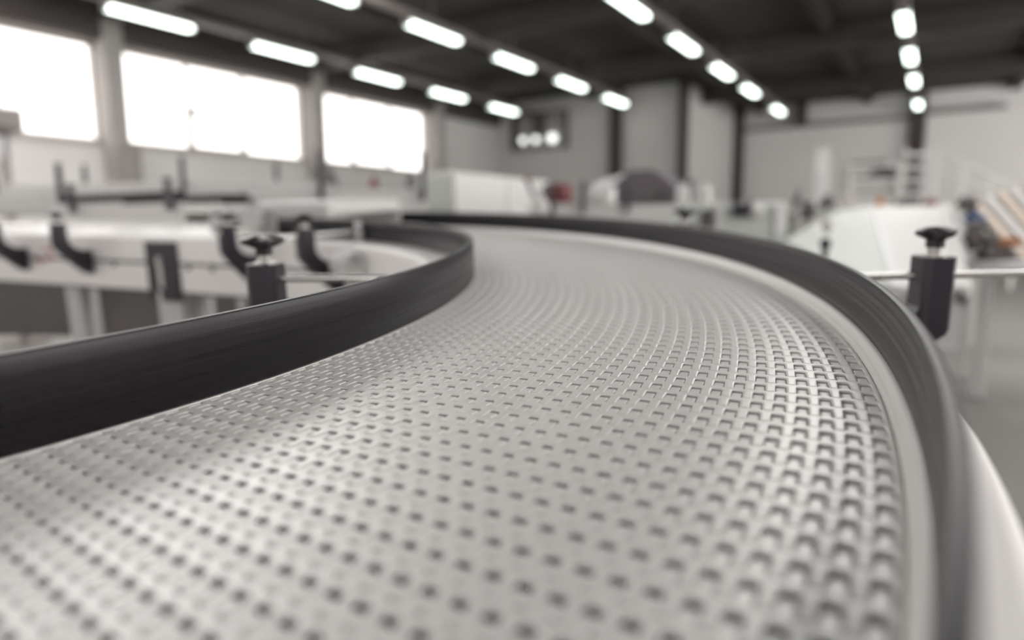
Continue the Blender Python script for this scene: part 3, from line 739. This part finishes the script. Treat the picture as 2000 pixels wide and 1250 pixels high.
tb = line_conveyor('long_bench', 'long pale bench beneath the row of small machines', gp(1490, 7.0), gp(1900, 7.0), .7, zh(404, 7.0, 1700), .10, False, (), 'greyframe', cat='bench', nleg=4)
# wall rack with dark tools on the white far wall
zf = 17.5
a = P(1655, 330, zf); bq = P(1745, 400, zf)
wr_ = thing('wall_rack', 'pale rack of dark tools before the white far wall', 'rack', (a.x, a.y, 0)); 
w = (bq - a).length * .98; rzz = math.atan2(bq.y - a.y, bq.x - a.x)
wr_.rotation_euler = (0, 0, rzz); w = math.hypot(bq.x - a.x, bq.y - a.y)
for u in (0, w): MB().box((u, 0, a.z / 2 + .05), (.06, .4, a.z + .1)).build('upright', M['wallw'], wr_)
for zz_ in (P(1700, 325, zf).z, P(1700, 352, zf).z, P(1700, 395, zf).z): MB().box((w / 2, 0, zz_), (w, .4, .05)).build('shelf', M['wallw'], wr_)
t = thing('tool_case', 'black tool case on the middle shelf of the pale rack', 'case', P(1722, 350, zf) + Vector((0, 0, .03))); MB().box((0, 0, .10), (.55, .3, .2), .03).build('shell', M['black'], t); MB().box((0, 0, .23), (.14, .04, .05), .01).build('grip', M['black'], t)
t = thing('tool_bar', 'long grey bar on the middle shelf of the pale rack', 'bar', P(1682, 351, zf)); MB().box((0, 0, .06), (.6, .1, .09), .02).build('bar', M['tray'], t)
t = thing('tool_bar', 'long grey bar on the top shelf of the pale rack', 'bar', P(1695, 324, zf)); MB().box((0, 0, .07), (.85, .1, .1), .02).build('bar', M['tray'], t)
# white access ladder against the far column
zl = 18.5; a = P(1768, 285, zl); b_ = P(1812, 285, zl)
ld = thing('access_ladder', 'white access ladder standing before the dark far column', 'ladder', (a.x, a.y, 0)); rzz = math.atan2(b_.y - a.y, b_.x - a.x); ld.rotation_euler = (0, 0, rzz); w = math.hypot(b_.x - a.x, b_.y - a.y)
for u in (0, w): MB().box((u, 0, a.z / 2), (.05, .05, a.z)).build('stile', M['wallw'], ld)
zz_ = .3
while zz_ < a.z: MB().box((w / 2, 0, zz_), (w, .05, .09)).build('rung', M['wallw'], ld); zz_ += .34
# tall pale post beside the rack
a = P(1607, 290, 16.0); t = thing('pale_post', 'tall pale post left of the rack of tools', 'post', (a.x, a.y, 0)); MB().box((0, 0, a.z / 2), (.3, .1, a.z), .02).build('post_body', M['wallw'], t); MB().box((.0, -.06, a.z * .72), (.12, .04, .5)).build('switch_box', M['silver'], t)
# white stair rail on the right
o0 = P(1830, 400, 14.0); o0.z = 0; st = thing('stair_rail', 'white sloping stair rail in front of the bright far wall', 'stair rail', o0); inv = Matrix.Translation(-o0)
for dy in (0, 40):
    pa, pb_ = P(1830, 290 + dy, 14.0) - o0, P(1990, 372 + dy * .6, 12.5) - o0; MB().tube([pa, pb_], .035).build('handrail', M['wallw'], st)
for u in (0, .33, .66, 1):
    px = 1830 + 160 * u; z = 14 - 1.5 * u; q = P(px, 290 + 82 * u, z) - o0; MB().cyl((q.x, q.y, 0), (q.x, q.y, q.z), .03, n=10).build('baluster', M['wallw'], st)

# office window in the grey far wall with three round lamps behind it
def backx(px, py): # point on the nearer far wall
    v = BW @ Vector(((px - 1000) / FPX, (625 - py) / FPX, 1)); return CAM + v * ((YA - .02) / v.y)
a, b_ = backx(1000, 226), backx(1110, 287)
w, h = b_.x - a.x, a.z - b_.z
ow = bpy.data.objects.new('window_9', None); COL.objects.link(ow); ow.location = (a.x, YA - .03, b_.z); tag(ow, 'office window high on the grey far wall', kind='structure')
MB().box((w / 2, .02, h / 2), (w, .02, h)).build('room_behind', M['column'], ow)
MB().box((w * .05, -.03, h / 2), (w * .1, .08, h)).build('window_frame', M['vent'], ow)
MB().box((w * .97, -.03, h / 2), (w * .06, .08, h)).build('window_frame', M['darkgrey'], ow)
for zf_ in (0.02, .98): MB().box((w / 2, -.03, h * zf_), (w, .08, .08)).build('window_frame', M['darkgrey'], ow)
MB().box((w * .5, -.02, h * .66), (w * .22, .05, h * .6)).build('mullion', M['darkgrey'], ow)
for i, u in enumerate((.24, .47, .76)):
    t = thing('globe_lamp', ['left of three round lamps in the office window', 'middle of three round lamps in the office window', 'brightest, right-hand of three round lamps in the office window'][i], 'lamp', (a.x + w * u, YA - .17, b_.z + h * .26))
    MB().sphere((0, 0, 0), .10 + .04 * (i == 2)).build('globe', M['globe'], t, True); MB().cyl((0, .0, 0), (0, .12, 0), .03).build('mount', M['darkgrey'], t)
